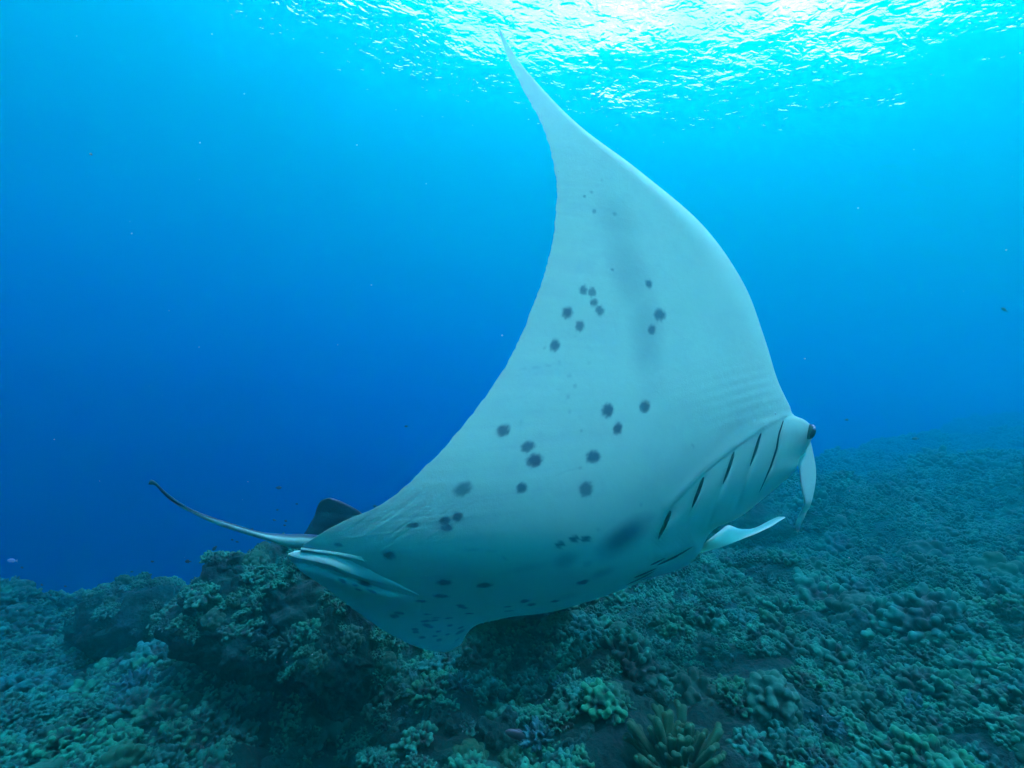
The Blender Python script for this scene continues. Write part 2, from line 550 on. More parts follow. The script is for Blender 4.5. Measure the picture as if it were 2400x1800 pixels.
def make_reef():
    seabed()
    protos = make_colonies()
    kinds = [p[0] for p in protos]
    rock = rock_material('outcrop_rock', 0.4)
    tops = []
    tops.append((outcrop('rock_outcrop', 'big dark undercut rock outcrop under the manta tail', (-1.38, 3.10, -1.10), (0.58, 0.46, 0.48), 3, 0.34, 0.38, rock, n=300), 130, 0.3))
    tops.append((outcrop('rock_outcrop', 'coral-capped rock block under the low wing beside the dark hollow', (-0.95, 2.80, -1.17), (0.34, 0.32, 0.36), 8, 0.30, 0.3, rock, n=260), 90, 0.0))
    tops.append((outcrop('rock_outcrop', 'bushy coral-covered mound standing left of the big dark outcrop', (-3.2, 4.2, -1.45), (0.46, 0.40, 0.40), 5, 0.25, 0.25, rock, n=110), 60, 0.15))
    tops.append((outcrop('rock_outcrop', 'shaded rock ledge with a dark recess behind the wing tip', (0.05, 3.75, -1.12), (0.50, 0.40, 0.20), 12, 0.25, 0.45, rock, n=110), 30, 0.3))
    tops.append((outcrop('rock_outcrop', 'low dark ledge on the far slope below the hanging head fin', (3.7, 7.6, -1.22), (0.75, 0.55, 0.36), 15, 0.25, 0.35, rock, n=110), 40, 0.25))
    rng = np.random.default_rng(11)
    pts = []                                             # position, up, scale, kind
    def add(pos, up, r, k):
        pts.append((pos, up, r, k))
    choose = lambda w: rng.choice(len(protos), p=np.array(w) / sum(w))
    W_MIX = [9, 9, 8, 8, 8, 3, 3, 3, 3.5, 3.5, 1, 1, 1]
    W_RUB = [2, 3, 2, 3, 2, .6, .6, .6, 1.5, 1.5, 6, 6, 6]
    # carpet, in rows of growing spacing
    v = 1.55
    while v < 34:
        sp = 0.105 if v < 4.5 else 0.105 * (v / 4.5) ** 0.7
        half = 1.12 * v * 1.12 + 0.6
        u = np.arange(-half, half, sp)
        u = u + rng.normal(size=len(u)) * sp * 0.35
        vv = v + rng.normal(size=len(u)) * sp * 0.35
        ve = np.interp(u, EDGE_U, EDGE_V)
        w = ground(u, vv)
        e = 0.05
        gu, gv = (ground(u + e, vv) - w) / e, (ground(u, vv + e) - w) / e
        dens = 0.5 + 0.5 * fbm(np.stack([u, vv, u * 0], -1) * 0.9, 3, 71)
        hollow = np.exp(-((u + 0.75) ** 2 / 0.9 + (vv - 2.62) ** 2 / 0.22)) + 0.8 * np.exp(-((u - 0.12) ** 2 + (vv - 3.35) ** 2) / 0.12)
        for i in range(len(u)):
            if vv[i] > ve[i] + 3.5 or vv[i] < 1.4: continue
            rub = hollow[i] > 0.35 + 0.25 * rng.random() or dens[i] < 0.13
            if rub and rng.random() < 0.12: continue
            if rng.random() > 0.90: continue
            k = choose(W_RUB if rub else W_MIX)
            r = sp * (0.58 + 0.62 * rng.random() ** 1.6) * (0.8 if rub else 1.0)
            if kinds[k] == 'cauliflower_coral': r *= 0.75
            if kinds[k] == 'lobe_coral': r *= 0.95
            up = RZ - 0.6 * gu[i] * RX - 0.6 * gv[i] * RY + rng.normal(size=3) * 0.12
            r *= 0.72 + 0.75 * rng.random() ** 2
            if rng.random() < 0.02 and not rub and vv[i] > 2.6: r *= 1.9
            add(place(u[i], vv[i], w[i] - 0.03 + 0.06 * rng.random()), up, r, k)
        v += sp * 0.86
    for (V, N), n, lowz in tops:
        Vf, Nf = V.reshape(-1, 3), N.reshape(-1, 3)
        ok = np.where((Nf @ RZ > lowz))[0]
        got = []
        for i in rng.permutation(ok):
            if all(np.linalg.norm(Vf[i] - g) > 0.048 for g in got):
                got.append(Vf[i])
                k = choose(W_MIX)
                add(Vf[i] - Nf[i] * 0.01, Nf[i] + 0.8 * RZ + rng.normal(size=3) * 0.15, (0.035 + 0.045 * rng.random()) * (1 if Nf[i] @ RZ > 0.5 else 0.75), k)
                if len(got) >= n: break
    # colonies that show largest stand alone, the rest of the carpet is one mass
    pos = np.array([p[0] for p in pts])
    X, Y, D = to_px(pos)
    keep_out = np.array([(abs(x - 1810) < 75 and abs(y - 1640) < 85) or (abs(x - 1590) < 150 and abs(y - 1770) < 110) for x, y in zip(X, Y)])
    size = np.array([p[2] for p in pts]) / D
    vis = (X > -40) & (X < 2440) & (Y < 1850) & (D > 0.5) & ~keep_out
    # what the manta hides does not count
    behind = (X > 760) & (X < 1700) & (Y < 1420) & (Y < 1640 - 0.17 * (X - 800) )
    iscoral = np.array([p[3] < 10 for p in pts])
    order = np.argsort(-np.where(vis & ~behind & iscoral, size, -1))
    cap = {'finger_coral': 230, 'lobe_coral': 70, 'cauliflower_coral': 60}
    solo, cnt = [], {}
    for i in order[:900]:
        kd = kinds[pts[i][3]]
        if cnt.get(kd, 0) < cap[kd]:
            cnt[kd] = cnt.get(kd, 0) + 1; solo.append(i)
    solo_set = set(solo)
    def frame(up, ang):
        z = up / np.linalg.norm(up)
        x = np.cross([0.2, 1, 0.1], z); x /= np.linalg.norm(x); y = np.cross(z, x)
        c, s = math.cos(ang), math.sin(ang)
        return np.stack([c * x + s * y, -s * x + c * y, z], 1)
    look = {'finger_coral': ['knobbly finger coral', 'fine-knobbed finger coral', 'thick-fingered coral', 'crowded finger coral', 'spreading finger coral'],
            'lobe_coral': ['lobed coral head', 'flat lobed coral', 'tall lobed coral'], 'cauliflower_coral': ['bushy twig coral', 'dense twig coral']}
    idx0 = {'finger_coral': 0, 'lobe_coral': 5, 'cauliflower_coral': 8}
    tints = [('yellowish', (1.05, 1.0, 0.80, 1)), ('pale', (1.05, 1.12, 1.1, 1)), ('greenish', (0.8, 1.05, 0.85, 1)), ('dull', (0.55, 0.6, 0.62, 1)), ('bluish', (0.75, 0.9, 1.12, 1))]
    def where(x, y):
        if x < 1010 and 1280 < y < 1600 and x > 780: return 'on the rock block under the low wing'
        if 400 < x <= 780 and 1240 < y < 1560: return 'on the big dark outcrop'
        if x <= 400 and y < 1560: return 'around the mound beyond the outcrop'
        if y > 1690: band = 'along the bottom'
        elif y > 1560: band = 'among near corals'
        elif y > 1400: band = 'mid slope'
        else: band = 'upper slope'
        if x < 500: side = 'at the left reef corner'
        elif x < 900: side = 'before the dark hollow'
        elif x < 1400: side = 'before the wing tip'
        elif x < 1760: side = 'by the branching coral' if y > 1560 else 'below the manta belly'
        elif x < 2080: side = 'beside the coral dome' if y > 1560 else 'below the hanging head fin'
        else: side = 'at the far right'
        return f'{side}, {band}'
    ordn = ['', 'first', 'second', 'third', 'fourth', 'fifth', 'sixth', 'seventh', 'eighth', 'ninth', 'tenth', 'eleventh', 'twelfth', 'thirteenth', 'fourteenth']
    firsts, bins = {}, {}
    for i in solo:
        p, up, r, k = pts[i]
        kd, me, R = protos[k]
        o = bpy.data.objects.new(kd, me)
        COL.objects.link(o)
        M = frame(up, rng.random() * 6.28) * (r / R)
        o.matrix_world = Matrix([[*M[0], p[0]], [*M[1], p[1]], [*M[2], p[2]], [0, 0, 0, 1]])
        tn_, tc_ = tints[rng.integers(len(tints))] if not (400 < X[i] < 1010 and 1240 < Y[i] < 1600) else tints[2 + rng.integers(2)]
        o.color = tc_
        bins.setdefault((tn_, look[kd][k - idx0[kd]], where(X[i], Y[i])), []).append((X[i], o))
        firsts.setdefault(k, o)
    for (tn_, lk, wh_), mem in bins.items():
        mem.sort(key=lambda q: q[0])
        for n_, (_, o) in enumerate(mem):
            if len(mem) == 1: lab = f'{tn_} {lk} {wh_}'
            else:
                lab = f'{ordn[n_ + 1]} {tn_} {lk} from the left {wh_}'
            tag(o, lab, 'coral', f'corals {wh_}')
    # the mass
    rest = [i for i in range(len(pts)) if i not in solo_set and not keep_out[i]]
    hosts = {}
    for k, (kd, me, R) in enumerate(protos):
        if k not in firsts:
            # a kind too small to stand alone is carried by one stone of its own
            j = next(i for i in rest if pts[i][3] == k and vis[i])
            p, up, r, _ = pts[j]
            rest.remove(j)
            o = bpy.data.objects.new(kd, me); COL.objects.link(o)
            M = frame(up, 1.0) * (r / R)
            o.matrix_world = Matrix([[*M[0], p[0]], [*M[1], p[1]], [*M[2], p[2]], [0, 0, 0, 1]])
            tag(o, {10: 'flattish broken rubble stone between coral clumps', 11: 'knobbly broken rubble stone between coral clumps', 12: 'angular broken rubble stone between coral clumps'}.get(k, 'small coral between rubble stones'), 'stone', 'rubble stones between the corals')
            firsts[k] = o
    co = np.array([pts[i][0] for i in rest])
    me = bpy.data.meshes.new('coral_carpet')
    me.from_pydata([tuple(c) for c in co], [], [])
    eul = []
    for i in rest:
        M = Matrix(frame(pts[i][1], rng.random() * 6.28).tolist())
        eul.append(M.to_euler('XYZ'))
    a = me.attributes.new('turn', 'FLOAT_VECTOR', 'POINT'); a.data.foreach_set('vector', np.array(eul, np.float32).ravel())
    attr(me, 'size', [pts[i][2] / protos[pts[i][3]][2] for i in rest])
    a = me.attributes.new('which', 'INT', 'POINT'); a.data.foreach_set('value', np.array([pts[i][3] for i in rest], np.int32))
    ob = add_obj('coral_carpet', me)
    tag(ob, 'dense carpet of small finger corals and rubble covering the reef slope', kind='stuff')
    ng = bpy.data.node_groups.new('carpet', 'GeometryNodeTree')
    ng.interface.new_socket('Geometry', in_out='INPUT', socket_type='NodeSocketGeometry')
    ng.interface.new_socket('Geometry', in_out='OUTPUT', socket_type='NodeSocketGeometry')
    N, L = ng.nodes, ng.links
    gi, go = N.new('NodeGroupInput'), N.new('NodeGroupOutput')
    join = N.new('GeometryNodeJoinGeometry')
    def named(nm, typ):
        q = N.new('GeometryNodeInputNamedAttribute'); q.data_type = typ; q.inputs['Name'].default_value = nm
        return q.outputs['Attribute']
    tn, sz, wh = named('turn', 'FLOAT_VECTOR'), named('size', 'FLOAT'), named('which', 'INT')
    for k in range(len(protos)):
        ip = N.new('GeometryNodeInstanceOnPoints')
        oi = N.new('GeometryNodeObjectInfo'); oi.transform_space = 'ORIGINAL'; oi.inputs['Object'].default_value = firsts[k]; oi.inputs['As Instance'].default_value = True
        cmp_ = N.new('FunctionNodeCompare'); cmp_.data_type = 'INT'; cmp_.operation = 'EQUAL'
        L.new(wh, cmp_.inputs[2]); cmp_.inputs[3].default_value = k
        L.new(gi.outputs[0], ip.inputs['Points']); L.new(cmp_.outputs[0], ip.inputs['Selection'])
        L.new(oi.outputs['Geometry'], ip.inputs['Instance'])
        L.new(tn, ip.inputs['Rotation']); L.new(sz, ip.inputs['Scale'])
        L.new(ip.outputs[0], join.inputs[0])
    L.new(join.outputs[0], go.inputs[0])
    md = ob.modifiers.new('carpet', 'NODES'); md.node_group = ng
    return protos, rng

def ground_at_px(X, Y):
    d = px(X, Y, 1.0)
    d = np.array([d @ RX, d @ RY, d @ RZ])
    best = None
    for s in np.linspace(1.5, 20, 3000):
        if d[2] * s < ground(np.array([d[0] * s]), np.array([d[1] * s]))[0]:
            return d[0] * s, d[1] * s, d[2] * s
    return d * 20

def make_special():
    # the big dome of lobe coral
    rng = np.random.default_rng(77)
    m = coral_material('dome_coral', (0.015, 0.05, 0.03, 1), (0.025, 0.115, 0.070, 1), (0.9, 0.95, 0.9, 1), (0.95, 1.0, 0.9, 1))
    R = 0.118
    caps = [((0, 0, -0.14), (0.0, 0, R * 0.25), R * 0.85, R * 0.74)]
    for d in dome_dirs(95, rng, -0.65):
        e = d * R * np.array([1, 1, 1.12]) * (0.93 + 0.07 * rng.random())
        r = 0.021 * (0.8 + 0.4 * rng.random())
        caps.append((e * 0.75, e, r, r))
    me = capsules_to_mesh('dome_coral', caps, 0.006, m, lambda c: smooth(0.7, 1.1, np.linalg.norm(c, axis=1) / R), 0.002, seed=1)
    u, v, w = ground_at_px(1812, 1690)
    o = add_obj('dome_coral', me); o.location = place(u, v, w + 0.08)
    tag(o, 'large pale rounded coral dome standing among knobbly corals near the branching coral', 'coral')
    # the branching coral with blunt flattened fingers
    mt = coral_material('branching_coral', (0.010, 0.03, 0.012, 1), (0.018, 0.075, 0.036, 1), (0.9, 1.0, 0.7, 1), (1, 1, 0.8, 1))
    u, v, w = ground_at_px(1585, 1805)
    root = empty('branching_coral', tuple(place(u, v, w)))
    tag(root, 'olive branching coral with thick blunt upright fingers at the bottom edge', 'coral')
    Rm = Matrix([[RX[0], RY[0], RZ[0]], [RX[1], RY[1], RZ[1]], [RX[2], RY[2], RZ[2]]]).to_4x4()
    root.matrix_world = Matrix.Translation(root.location) @ Rm @ Matrix.Scale(0.70, 4)
    tipf = lambda L: (lambda c: smooth(L * 0.55, L * 1.05, c[:, 2]))
    base = capsules_to_mesh('base', [((-0.1, 0, -0.06), (0.1, 0, -0.03), 0.08, 0.08), ((0, -0.06, -0.05), (0, 0.08, -0.03), 0.08, 0.07)], 0.012, mt, lambda c: c[:, 0] * 0, 0.006)
    add_obj('base', base, root)
    shapes = []
    for k in range(6):
        r2 = np.random.default_rng(500 + k)
        L = 0.15 + 0.05 * r2.random()
        caps = []
        wv = 0.013 + 0.004 * r2.random()
        x = 0.0
        for sgm in range(3):
            x2 = x + r2.normal() * 0.010
            caps.append(((x, 0, L * sgm / 3), (x2, 0, L * (sgm + 1) / 3), wv, wv * 1.1)); 
            caps.append(((x + wv * .9, 0, L * sgm / 3), (x2 + wv * (1.0 + 0.25 * sgm), 0, L * (sgm + 1) / 3 - 0.004 * r2.random()), wv * .85, wv * .95))
            x = x2
        if k % 2 == 0:
            caps.append(((x * .5, 0, L * 0.5), (x - 0.035, 0.005, L * 0.78), wv * 0.9, wv))
        else:
            caps.append(((x, 0, L * 0.85), (x + 0.035, 0, L * 1.05), wv * 0.9, wv))
        shapes.append(capsules_to_mesh('branch', caps, 0.0055, mt, tipf(L), 0.0012, seed=k))
    n = 0
    for d in dome_dirs(46, np.random.default_rng(5), 0.22):
        o = add_obj('branch', shapes[n % 6], root)
        z = Vector((d[0] * 0.95, d[1] * 0.8, d[2] + 0.35)).normalized()
        q = z.to_track_quat('Z', 'Y')
        o.rotation_mode = 'QUATERNION'
        o.rotation_quaternion = q
        s = 0.85 + 0.5 * rng.random()
        o.scale = (s, s, s * (0.9 + 0.25 * d[2]))
        o.location = (d[0] * 0.115, d[1] * 0.09, 0.0 + 0.02 * d[2])
        n += 1

make_reef()
make_special()

# ------------------------------------------------------------------ manta ray
TK = np.array([0.0, 0.12, 0.35, 0.65, 1.0])
# leading edge, trailing edge (directions), then distances along the chord
ROWS = [
 ((1167, 58), (1165, 60), (2.80, 2.80, 2.80, 2.80, 2.80)),
 ((1207, 130), (1188, 130), (2.78, 2.775, 2.77, 2.77, 2.77)),
 ((1263, 199), (1223, 202), (2.76, 2.74, 2.735, 2.74, 2.74)),
 ((1354, 291), (1272, 297), (2.73, 2.69, 2.68, 2.69, 2.69)),
 ((1498, 400), (1302, 408), (2.70, 2.63, 2.61, 2.64, 2.63)),
 ((1647, 528), (1304, 490), (2.68, 2.57, 2.54, 2.58, 2.57)),
 ((1742, 663), (1289, 593), (2.67, 2.53, 2.48, 2.52, 2.49)),
 ((1790, 787), (1250, 716), (2.67, 2.52, 2.44, 2.45, 2.41)),
 ((1824, 895), (1181, 866), (2.67, 2.50, 2.38, 2.37, 2.34)),
 ((1850, 950), (1108, 969), (2.68, 2.50, 2.35, 2.31, 2.29)),
 ((1862, 974), (1058, 1030), (2.69, 2.50, 2.335, 2.275, 2.255)),
 ((1885, 984), (1030, 1061), (2.70, 2.505, 2.325, 2.255, 2.235)),
 ((1908, 1006), (1000, 1091), (2.71, 2.51, 2.315, 2.235, 2.22)),
 ((1899, 1036), (960, 1131), (2.72, 2.52, 2.305, 2.215, 2.20)),
 ((1876, 1066), (899, 1180), (2.73, 2.525, 2.295, 2.19, 2.175)),
 ((1866, 1098), (808, 1221), (2.74, 2.53, 2.285, 2.15, 2.135)),
 ((1815, 1147), (712, 1277), (2.74, 2.53, 2.28, 2.12, 2.10)),
 ((1772, 1183), (703, 1292), (2.74, 2.54, 2.30, 2.13, 2.10)),
 ((1728, 1215), (676, 1301), (2.76, 2.57, 2.36, 2.17, 2.11)),
 ((1665, 1240), (692, 1326), (2.95, 2.68, 2.45, 2.24, 2.13)),
 ((1545, 1275), (774, 1386), (3.02, 2.70, 2.54, 2.38, 2.20)),
 ((1400, 1330), (840, 1437), (3.00, 2.72, 2.60, 2.47, 2.29)),
 ((1230, 1385), (930, 1495), (2.90, 2.72, 2.64, 2.55, 2.42)),
 ((1110, 1450), (1000, 1523), (2.74, 2.69, 2.65, 2.59, 2.52)),
 ((1080, 1512), (1045, 1531), (2.64, 2.63, 2.62, 2.61, 2.60)),
]
# rows whose leading edge curls up out of sight behind the belly: where the belly turns away
FOLD = {19: (1634, 1290), 20: (1517, 1354), 21: (1350, 1412), 22: (1203, 1436), 23: (1108, 1469)}
NR, NC = 400, 400
# how far off the belly lies: a smooth trunk, nose further off than the tail, wing leaning away above
BELLY_X = ([550, 700, 900, 1100, 1300, 1500, 1700, 1800, 1870, 1960], [2.05, 2.09, 2.16, 2.235, 2.30, 2.36, 2.445, 2.52, 2.60, 2.72])
BELLY_Y = ([40, 130, 200, 300, 400, 500, 593, 660, 762, 866, 940, 1020, 1060, 1100, 1140, 1180, 1220, 1260, 1300, 1340, 1390, 1440, 1540],
           [.60, .53, .475, .405, .35, .298, .248, .21, .155, .10, .063, .030, .016, .006, .000, .000, .005, .017, .040, .080, .16, .25, .365])

def manta_grid():
    ctrl = []
    for k, (a, b, ds) in enumerate(ROWS):
        a, b = np.array(a, float), np.array(b, float)
        p = []
        for t, d in zip(TK, ds):
            if k in FOLD:
                f = np.array(FOLD[k], float)
                if t == 0: q = a
                else: q = f + (b - f) * ((t - 0.12) / 0.88)
            else:
                q = a + (b - a) * t
            p.append((q[0], q[1], d))
        ctrl.append(p)
    ctrl = np.array(ctrl)
    step = 0.5 * (np.linalg.norm(np.diff(ctrl[:, 0, :2], axis=0), axis=1) + np.linalg.norm(np.diff(ctrl[:, 4, :2], axis=0), axis=1))
    ts = np.concatenate([[0], np.cumsum(np.maximum(step, 14))])
    ts /= ts[-1]
    s = np.linspace(0, 1, NR)
    rows = cmr(ts, ctrl, s)                              # NR x 5 x 3
    t = np.linspace(0, 1, NC)
    t = 0.75 * t + 0.25 * (0.5 - 0.5 * np.cos(np.pi * t))
    g = cmr(TK, rows.transpose(1, 0, 2), t).transpose(1, 0, 2)   # NR x NC x 3
    return ts, s, t, g

def seg_dist(P, poly):
    """distance to a polyline and the fraction along it and the signed side, for points P (n x 2)"""
    best = np.full(len(P), 1e9); fr = np.zeros(len(P)); sg = np.zeros(len(P))
    poly = np.array(poly, float)
    L = np.concatenate([[0], np.cumsum(np.linalg.norm(np.diff(poly, axis=0), axis=1))])
    for i in range(len(poly) - 1):
        a, b = poly[i], poly[i + 1]
        ab = b - a
        u = np.clip(((P - a) @ ab) / (ab @ ab), 0, 1)
        q = a + u[:, None] * ab
        d = np.linalg.norm(P - q, axis=1)
        m = d < best
        best[m] = d[m]; fr[m] = ((L[i] + u * (L[i+1] - L[i])) / L[-1])[m]
        sg[m] = np.sign(ab[0] * (P[:, 1] - a[1]) - ab[1] * (P[:, 0] - a[0]))[m]
    return best, fr, sg

# ventral markings, and wing shade painted in with the smudges: (x, y, half width, half height, turn in degrees, strength)
SPOTS = [(1330,733,15,17,20,1),(1301,809,13,17,15,1),(1359,764,12,15,10,.9),(1367,680,12,13,0,.9),(1388,685,11,12,0,.85),
 (1392,709,11,11,0,.9),(1406,728,12,13,0,.9),(1435,632,4,4,0,.7),(1521,666,9,12,-15,1),(1546,738,16,17,-30,1),(1528,773,11,13,20,.95),
 (1424,962,16,20,10,1),(1511,953,14,18,10,1),(1448,1005,12,18,15,1),(1180,1010,19,16,-35,.95),(1237,1047,21,14,-20,.95),
 (1252,1079,22,18,-20,1),(1390,1071,20,18,-5,1),(1374,1147,19,22,20,.85),(1223,1144,16,14,-25,1),(1084,1147,26,18,-30,.85),
 (1043,1220,16,14,0,.9),(1047,1236,18,11,0,.85),(1072,1211,16,13,-15,.95),(1370,460,5,4,0,.6),(1387,450,5,4,0,.45),
 (1393,495,6,6,0,.65),(1441,501,6,5,0,.5),(1411,422,4,3,0,.3),(968,1231,18,9,-5,.8),(793,1277,13,6,12,.75),(911,1301,18,12,8,1),
 (1041,1365,21,8,-2,1),(1034,1397,22,5,2,1),(987,1409,16,4,3,.95),(1079,1419,13,3,4,.95),(1085,1424,14,3,6,.9),(1136,1372,21,7,-4,1),
 (1313,1276,14,8,-20,1),(1345,1263,13,9,-15,1),(1373,1263,15,9,-20,1),(1366,1365,17,6,-14,1),(1230,1409,13,4.5,-8,.95),
 (1246,1417,13,4,-8,.95),(1301,1409,12,3.5,-8,.9),(1190,1422,10,2.2,-4,.7),(1192,1432,14,1.8,-4,.6),(1100,1438,12,2,0,.95),(936,1437,14,4,8,.9),(925,1444,12,6,0,.85),
 (1002,1440,11,2,3,.75),(1022,1448,11,2,-3,.7),(1051,1449,12,2.5,-6,.8),(997,1456,14,3.5,-3,.85),(1019,1454,11,2.5,-5,.8),
 (1000,1465,11,5,6,.85),(1008,1469,11,4,6,.85),(1055,1466,9,3.5,-10,.8),(972,1475,10,4,0,.85),(974,1481,9,4.5,0,.85),(1028,1480,8,3,-12,.85),
 (1049,1487,8,3,-12,.75),(1019,1491,7,3,-5,.75),(990,1494,9,4,-5,.8),(1029,1500,9,4,-12,.85),(1077,1482,15,4,-28,.75),(1080,1471,9,2.5,-20,.75),
 (1071,1500,8,2,-40,.6),(802,1361,13,5,26,.9),(855,1368,19,7,20,.95),(833,1372,9,4,15,.8),(840,1382,10,3,18,.8),(872,1386,15,4,22,.85),(853,1347,14,4,18,.85),
 (1363,1010,4,4,0,.3),(1348,905,6,7,0,.25),(1331,930,5,5,0,.25),(1335,880,8,5,0,.2),(1310,848,6,4,0,.2),(1335,965,5,5,0,.25),(1222,990,5,5,0,.2),(1276,814,4,4,0,.3),(1380,850,5,4,0,.18),(1360,1097,5,5,0,.3)]
SMUDGES_SHADE = [(1462,1258,84,34,-37,.85),(1440,1280,45,20,-25,.35),(1326,1312,36,20,-20,.42),(1411,1343,34,11,-20,.35),(1378,1322,14,9,-20,.3),(1512,1222,34,16,-35,.35),
           (1475,640,52,120,-16,.34),(1515,780,46,130,-4,.34),(1445,520,52,80,-25,.24),(1240,1330,70,10,-12,.15),(1330,1398,30,8,-10,.2),(1530,900,40,60,0,.1)]  # tall wing ovals paint soft shading into the skin colour
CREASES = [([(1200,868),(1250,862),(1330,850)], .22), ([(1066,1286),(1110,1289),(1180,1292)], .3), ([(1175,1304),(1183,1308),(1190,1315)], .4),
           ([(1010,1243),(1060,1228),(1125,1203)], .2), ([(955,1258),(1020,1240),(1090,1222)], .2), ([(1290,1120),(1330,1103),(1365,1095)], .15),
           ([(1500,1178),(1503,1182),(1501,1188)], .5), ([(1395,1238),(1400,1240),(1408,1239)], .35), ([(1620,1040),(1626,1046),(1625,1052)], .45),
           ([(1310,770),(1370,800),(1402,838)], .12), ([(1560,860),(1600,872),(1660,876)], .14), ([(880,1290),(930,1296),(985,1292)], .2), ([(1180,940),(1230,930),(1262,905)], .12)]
SLITS = [  # polyline, opened fraction from-to, half width
 ([(1836,986),(1826,1017),(1820,1052),(1807,1092),(1788,1136),(1779,1155)], (0.0, 1.0), 3.3),
 ([(1784,1015),(1779,1028),(1771,1055),(1752,1109),(1733,1166),(1722,1200)], (0.0, 0.42), 5.0),
 ([(1721,1058),(1704,1109),(1674,1188),(1656,1242)], (0.0, 0.42), 5.4),
 ([(1649,1118),(1631,1166),(1590,1274)], (0.0, 0.46), 6.2),
 ([(1572,1197),(1547,1253),(1528,1307)], (0.0, 0.62), 8.0),
 ([(1524,1325),(1560,1307)], (0.0, 1.0), 2.6),
 ([(1540,1325),(1582,1305),(1626,1280)], (0.0, 1.0), 2.8),
 ([(1486,1354),(1539,1332)], (0.0, 1.0), 2.2),
 ([(1468,1371),(1502,1355),(1535,1338)], (0.0, 1.0), 2.3),
 ([(1501,1361),(1530,1349)], (0.0, 1.0), 1.6)]

def make_manta():
    ts, s, t, g = manta_grid()
    P2 = g[..., :2].reshape(-1, 2)
    S, Tt = np.meshgrid(s, t, indexing='ij')
    srow = np.interp(S.ravel(), ts, np.arange(len(ROWS)))        # row number
    tt = Tt.ravel()
    D = cmr(BELLY_X[0], BELLY_X[1], np.clip(P2[:, 0], 551, 1959)) + cmr(BELLY_Y[0], BELLY_Y[1], np.clip(P2[:, 1], 41, 1539))
    chord = np.repeat(np.linalg.norm(g[:, 0, :2] - g[:, -1, :2], axis=1), NC)
    D += 0.055 * np.minimum(1, chord / 260) * (1 - np.sqrt(1 - (1 - np.clip(tt / 0.16, 0, 1)) ** 2.2 * 0.999))
    D += 4.6 * np.maximum(0, (P2[:, 0] - 1300) / 1000) ** 1.5 * np.maximum(0, (P2[:, 1] - 880) / 1000) ** 2
    D += 0.42 * smooth(18.2, 19.4, srow) * (1 - smooth(22.4, 23.6, srow)) * (1 - smooth(0, 0.125, tt))
    hidden = (srow > 18.6) & (tt < 0.11)
    # relief of the belly: gill arches, folds beside the tail, cartilage rays
    for poly, (a, b), w in SLITS:
        dist, fr, sg = seg_dist(P2, poly)
        ends = np.sin(np.clip(fr, 0.02, 0.98) * np.pi) ** 0.5
        D += np.where(hidden, 0, 0.012 * ends * np.exp(-(dist / 5.0) ** 2) - 0.008 * ends * np.exp(-((dist - 14) / 11.0) ** 2) * (sg < 0))
    lobe = [(690, 1318), (731, 1322), (780, 1336), (822, 1353), (867, 1369), (939, 1389), (990, 1401)]
    dist, fr, sg = seg_dist(P2, lobe)
    fade = np.sin(np.clip(fr * 0.9 + 0.1, 0, 1) * np.pi) ** 0.6
    below = sg > 0
    D += np.where(hidden, 0, fade * np.where(below, 0.022 * np.exp(-dist / 9.0) - 0.028 * np.exp(-((dist - 20) / 16.0) ** 2), 0))
    arch = [(1836, 980), (1784, 1010), (1721, 1052), (1649, 1110), (1572, 1190)]
    dist, fr, sg = seg_dist(P2, arch)
    D += np.where(hidden, 0, -0.004 * np.exp(-((dist - 8) / 12.0) ** 2) * (sg > 0))
    # slight furrows running back over the wing and the tail side
    ph = P2[:, 0] * 0.10 + P2[:, 1] * 0.34
    zone = np.exp(-(((P2[:, 0] - 1760) / 130) ** 2 + ((P2[:, 1] - 915) / 75) ** 2))
    D += 0.0007 * zone * np.sin(ph * 0.75 + 1.5 * vnoise(np.stack([P2[:, 0] / 120, P2[:, 1] / 120, P2[:, 0] * 0], -1), 3))
    wr = vnoise(np.stack([(P2[:, 0] * 0.82 + P2[:, 1] * -0.57) / 60, (P2[:, 0] * 0.57 + P2[:, 1] * 0.82) / 5.0, P2[:, 0] * 0], -1), 9)
    zone = np.exp(-(((P2[:, 0] - 930) / 220) ** 2 + ((P2[:, 1] - 1240) / 90) ** 2))
    D += 0.0009 * zone * wr
    V = px(P2[:, 0], P2[:, 1], D).reshape(NR, NC, 3)
    # ragged trailing edge
    edge = smooth(0.985, 1.0, Tt)
    V = V + (edge * 0.004 * vnoise(np.stack([S * 260, S * 0, S * 0], -1), 4))[..., None] * CR[:, 0]
    # back: thickness along a chord like a wing section
    body = np.interp(np.arange(len(ROWS)), [0, 3, 6, 8, 10, 12, 16, 18, 20, 22, 24], [.006, .02, .07, .13, .19, .24, .30, .26, .16, .05, .006])
    thick = np.interp(srow, np.arange(len(ROWS)), body).reshape(NR, NC)
    prof = (np.sqrt(np.clip(Tt, 0, 1)) * (1 - Tt) * 2.6 + 0.02 * np.sin(np.pi * Tt))
    prof = np.where(Tt < 1, prof, 0) * np.sin(np.pi * np.clip(S, 0.0, 1)) ** 0.35
    dirs = np.stack([np.interp(srow, [0, 15, 19, 24], v) for v in ([0, 0, 0, 0], [0.97, 0.92, 0.7, 0.55], [0.1, 0.35, 0.75, 0.85])], -1)
    dirs /= np.linalg.norm(dirs, axis=1, keepdims=True)
    B = V + (thick * prof)[..., None] * dirs.reshape(NR, NC, 3)
    n = NR * NC
    verts = np.concatenate([V.reshape(-1, 3), B.reshape(-1, 3)])
    idx = np.arange(n).reshape(NR, NC)
    idb = idx + n
    rim = np.zeros((NR, NC), bool)
    rim[0] = rim[-1] = True; rim[:, 0] = rim[:, -1] = True
    idb = np.where(rim, idx, idb)
    def quads(I): return np.stack([I[:-1, :-1].ravel(), I[:-1, 1:].ravel(), I[1:, 1:].ravel(), I[1:, :-1].ravel()], 1)
